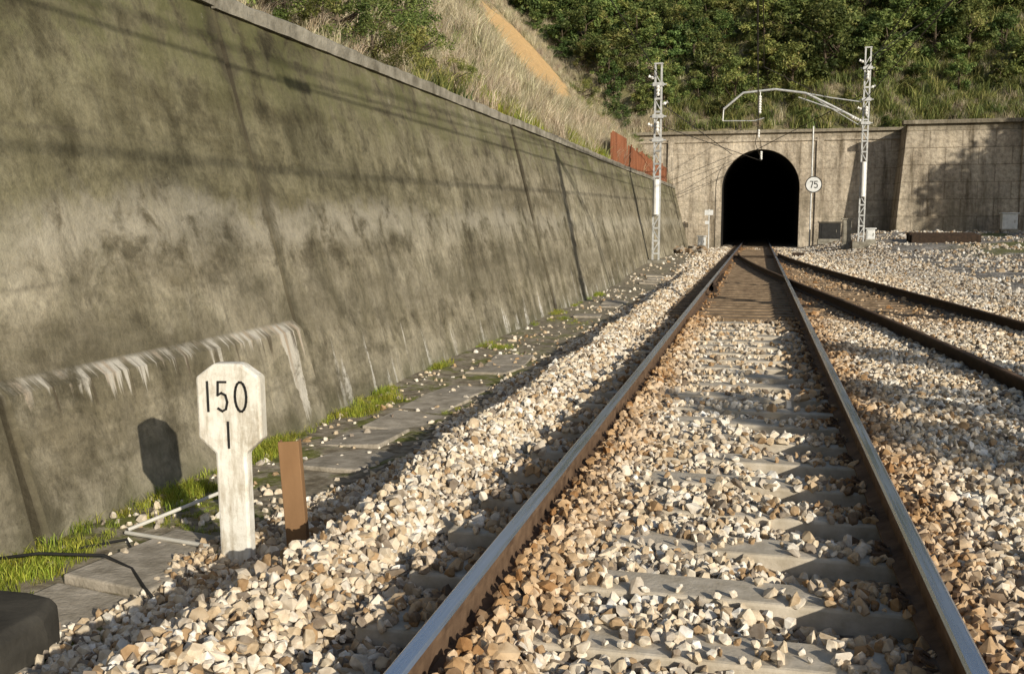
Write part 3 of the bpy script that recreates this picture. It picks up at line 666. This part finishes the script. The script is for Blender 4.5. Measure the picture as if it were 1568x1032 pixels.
for ri,(zz,rs) in enumerate(((-.75,1.),(-.24,1.0),(-.17,.985),(-.135,.93),(-.125,.5))):
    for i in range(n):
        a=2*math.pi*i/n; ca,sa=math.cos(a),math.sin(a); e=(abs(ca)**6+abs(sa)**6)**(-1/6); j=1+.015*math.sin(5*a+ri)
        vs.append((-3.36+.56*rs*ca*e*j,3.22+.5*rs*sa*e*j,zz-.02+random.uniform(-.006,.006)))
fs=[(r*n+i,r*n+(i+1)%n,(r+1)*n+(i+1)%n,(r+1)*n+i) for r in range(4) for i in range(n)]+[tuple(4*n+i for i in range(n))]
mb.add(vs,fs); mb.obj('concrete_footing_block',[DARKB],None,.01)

# ------------------------------------------------------------------ overhead line masts
def insul(mb,p,axis,L,r=.07,mi=1):
    p=Vector(p);a=Vector(axis).normalized(); k=int(L/.06); pts=[];rr=[]
    for i in range(k+1):
        pts.append(p+a*L*i/k); rr.append(r if i%2 else r*.5)
    mb.tube(pts,rr,10,mi)
def mast(name,x,y,z0,h):
    root=empty(name,(x,y,z0)); mb=MB(); w=.13
    for s in(-1,1):
        mb.box((s*w,0,h/2),(.045,.14,h)); mb.box((s*(w-.03),.065,h/2),(.03,.012,h)); mb.box((s*(w-.03),-.065,h/2),(.03,.012,h))
    z=.3;i=0
    while z<h-.3:
        for yy in(-.078,.078):
            mb.box((0,yy,z),(.26,.01,.07))
            L=math.hypot(.26,.45); mb.box((0,yy+.011*(1 if yy>0 else -1),z+.25),(L,.008,.035),0,Matrix.Rotation((1 if i%2 else -1)*math.atan2(.45,.26),3,'Y'))
        z+=.5;i+=1
    mb.box((0,0,-.2),(.8,.8,.5),2)
    mb.box((.0,0,h+.03),(.34,.2,.05))
    for zc in(h*.62,h*.74,h*.9): mb.box((0,0,zc),(.42,.26,.14)); mb.tube([(-.32,0,zc),(.32,0,zc)],.03,6)
    mb.tube([(0,-.17,h*.24),(0,-.17,h*.42)],.11,10,1)
    mb.obj('lattice_column',[GALV,INSU,COPE],root)
    mb=MB()
    for zz,xx in((h*.80,.2),(h*.69,-.2),(h*.93,-.2)):
        insul(mb,(xx*.9,0,zz),(xx,0,.1),.22,.07)
    for zz in (h*.84,h*.66): insul(mb,(0,-.18,zz),(0,0,1),.4,.08)
    mb.obj('insulators',[INSU,INSU],root)
    return root
ml=mast('catenary_mast',-3.76,39.2,0.0,7.6)
mr=mast('catenary_mast',4.95,50.,.55,9.1)
def C(px,py): return ((px-1314)*.0313,0,(340-py)*.0313+1.54-.55)
mb=MB()
mb.tube([C(1308,188),C(1262,163),C(1225,144),C(1180,137),C(1132,141),C(1103,165)],.055,8)
mb.tube([C(1103,165),C(1102,183)],.035,8); mb.tube([C(1102,183),C(1150,184),C(1165,180)],.025,8)
mb.tube([C(1308,160),C(1262,152),C(1225,144)],.03,8); mb.tube([C(1225,144),C(1308,196)],.02,6)
mb.tube([C(1158,138),C(1158,146)],.03,6); mb.tube([C(1290,178),C(1215,150)],.03,6)
insul(mb,C(1158,146),(0,0,-1),.85,.09,1); insul(mb,C(1308,188),(-1,0,.45),.5,.08,1)
mb.obj('cantilever_arm',[GALV,INSU],mr)
m3=mast('catenary_mast',7.9,12.4,-.15,9.4)
mb=MB()
for o in(0,.35):
    pts=[(7.75+o,12.5-o,9.3),(7.75,13.0+o,8.9),(7.75,14.4+o,8.2),(7.75,15.6+o,7.2),(7.75,16.6+o,5.8),(7.75,17.6+o*.7,3.9),(7.75,18.3+o*.5,2.0),(7.75,18.6,-.1)]
    mb.tube([(a-7.9,b-12.4,c+.15) for a,b,c in pts],.05,6)
mb.obj('feeder_cables',[CABLE],m3,smooth=True)
oh=empty('overhead_line'); mb=MB()
def wire(pts,r=.016): mb.tube(pts,r,5)
cw=[(0.05,y,5.35) for y in range(-30,50,10)]+[(-.1,50,5.35),(.2,61.8,5.25),(.2,80,5.2)]
wire(cw)
spans=[(-30,6.9),(5,6.9),(50,6.75)]
for (ya,za),(yb,zb) in zip(spans[:-1],spans[1:]):
    pts=[]
    for i in range(13):
        t=i/12; pts.append((0.02,ya+(yb-ya)*t,za+(zb-za)*t-4*.9*t*(1-t)))
    wire(pts)
    for i in range(1,12,1): p=pts[i]; wire([p,(.03,p[1],5.36)],.006)
wire([(-.1,50,6.75),(.2,61.9,5.9)])
wire([(-3.76,39.2,6.2),(-1.5,61.9,5.6)],.02); wire([(-3.76,39.2,7.2),(-3.8,-20,7.8)]) 
wire([(3.3,-30,6.6),(4.9,50,8.7)],.02); wire([(3.6,-20,5.6),(4.9,50,7.3)],.02); wire([(-3.76,39.2,5.3),(.2,61.8,5.2)],.018)
wire([(4.95,50,9.2),(16,90,20)],.02); wire([(4.95,50,7.6),(-1.0,61.9,5.4)],.02)
wire([(4.95,50,8.9),(9.5,10,9.5)],.02); wire([(4.95,50,6.5),(.2,30,6.0),(.05,5,5.4)],.012)
insul(mb,(0.05,5.2,5.36),(0,1,0),.6,.08,1)
insul(mb,(.2,61.6,5.25),(0,0,1),.5,.09,1); insul(mb,(.05,49.9,5.6),(0,0,1),.4,.06,1)
mb.obj('wires',[WIREM,INSU],oh)

# ------------------------------------------------------------------ lineside equipment
r=empty('speed_limit_sign',(3.05,59.5,float(gh(3.05,59.5)))); mb=MB()
mb.tube([(0,0,-.3),(0,0,6.9)],.045,8); mb.obj('pole',[GALV],r)
mb=MB(); mb.tube([(0.12,-.08,3.6),(0.12,-.05,3.6)],.47,28,0); mb.obj('disc_face',[WHITE],r)
mb=MB(); nseg=28
for i in range(nseg):
    a=2*math.pi*i/nseg;b=2*math.pi*(i+1)/nseg
    mb.add([(.12+.47*math.cos(a),-.083,3.6+.47*math.sin(a)),(.12+.47*math.cos(b),-.083,3.6+.47*math.sin(b)),(.12+.42*math.cos(b),-.083,3.6+.42*math.sin(b)),(.12+.42*math.cos(a),-.083,3.6+.42*math.sin(a))],[(0,1,2,3)])
stroke(mb,[(-.08,3.78),(.08,3.78),(-.01,3.42)],.05,-.085); stroke(mb,[(.32,3.78),(.18,3.78),(.17,3.63),(.27,3.64),(.33,3.56),(.31,3.45),(.24,3.41),(.16,3.44)],.05,-.085)
mb.obj('numerals',[BLACK],r)
def cab(name,x,y,w,d,h,m):
    z=float(gh(x,y)); r=empty(name,(x,y,z)); mb=MB(); mb.box((0,0,.08),(w+.1,d+.1,.3),1); mb.box((0,0,h/2+.22),(w,d,h)); 
    mb.box((0,0,h+.26),(w+.12,d+.12,.06)); mb.box((0,-d/2-.01,h/2+.22),(w*.8,.02,h*.8)); mb.box((w*.3,-d/2-.03,h/2+.22),(.03,.03,.15),1); mb.obj('housing',[m,COPE],r,.01)
cab('black_relay_box',4.05,58.2,1.15,.6,.9,BLACK); cab('relay_cabinet',4.35,50.6,.4,.4,1.2,COPE); cab('relay_cabinet',5.5,51.2,.4,.4,.5,WHITE)
cab('relay_cabinet',13.1,57.4,.75,.5,.8,WHITE); cab('signal_relay_box',-3.0,58.,.45,.3,.5,WHITE)
r=empty('signal_post',(-2.75,60.5,0)); mb=MB(); mb.tube([(0,0,-.2),(0,0,2.3)],.04,8); mb.box((0,-.06,2.1),(.5,.06,.3),1); mb.box((-.1,-.06,1.5),(.25,.06,.2),1); mb.obj('post_and_plates',[GALV,WHITE],r)
mb=MB()
for i in range(5): mb.box((8.9+random.uniform(-.05,.05),51.0+i*.28,float(gh(8.9,51+i*.28))+.18),(3.1,.25,.42),0,Matrix.Rotation(random.uniform(-.03,.03),3,'Z'))
mb.obj('stacked_sleepers',[RUSTD],None,.02)
mb=MB(); y=36.
while y<57:
    z=3.66; hgt=.85+.1*random.random()+(.25 if y<38 else 0); vs=[];fs=[]; nn=12; L=1.9; tl=random.uniform(-.04,.06)
    for i in range(nn+1):
        yy=y+L*i/nn; xx=-5.03+(.03 if i%2 else -.03); vs+=[(xx,yy,z),(xx+tl,yy,z+hgt)]
    for i in range(nn): fs.append((2*i,2*i+2,2*i+3,2*i+1))
    mb.add(vs,fs,0); mb.box((-5.11,y,z+.5),(.06,.06,1.2),0); y+=L+.04
mb.obj('rusty_sheet_fence',[RUSTSHEET])
mb=MB()
for i in range(26):
    x=random.uniform(-4.3,-2.6);y=random.uniform(50,60); r=random.uniform(.12,.35)
    bm=bmesh.new()
    for q in range(12):
        v=Vector((random.gauss(0,1),random.gauss(0,1),random.gauss(0,1))).normalized()*r; bm.verts.new((x+v.x,y+v.y,float(gh(x,y))+.1+v.z*.7))
    bmesh.ops.convex_hull(bm,input=bm.verts); bm.verts.index_update(); bm.verts.ensure_lookup_table()
    mb.add([v.co.copy() for v in bm.verts],[tuple(v.index for v in f.verts) for f in bm.faces],i%2); bm.free()
mb.obj('rubble_pile',[WOOD,SLAB])

# ------------------------------------------------------------------ light, world, camera
sd=Vector((.675,-.655,.318)).normalized()
sun=bpy.data.lights.new('sun','SUN'); sun.energy=5.0; sun.angle=math.radians(.5); sun.color=(1,.91,.75)
so=bpy.data.objects.new('sun',sun); COL.objects.link(so); so.rotation_euler=(-sd).to_track_quat('-Z','Y').to_euler(); so.location=(20,-20,20)
w=bpy.data.worlds.new('World'); scene.world=w; w.use_nodes=True; nt=w.node_tree
sk=nt.nodes.new('ShaderNodeTexSky'); sk.sky_type='NISHITA'; sk.sun_disc=False; sk.sun_elevation=math.asin(sd.z); sk.sun_rotation=math.atan2(sd.x,sd.y)
nt.links.new(sk.outputs[0],nt.nodes['Background'].inputs[0]); nt.nodes['Background'].inputs[1].default_value=.11
cam=bpy.data.cameras.new('camera'); co=bpy.data.objects.new('camera',cam); COL.objects.link(co)
th,ph=math.radians(14.05),math.radians(6.69)
F=Vector((-math.sin(th)*math.cos(ph),math.cos(th)*math.cos(ph),-math.sin(ph)))
co.location=(.175,0,1.54); co.rotation_euler=F.to_track_quat('-Z','Y').to_euler()
cam.sensor_width=36; cam.lens=34.44; cam.clip_end=2000; cam.clip_start=.05
scene.camera=co
scene.view_settings.view_transform='Standard'; scene.view_settings.look='None'; scene.view_settings.exposure=0
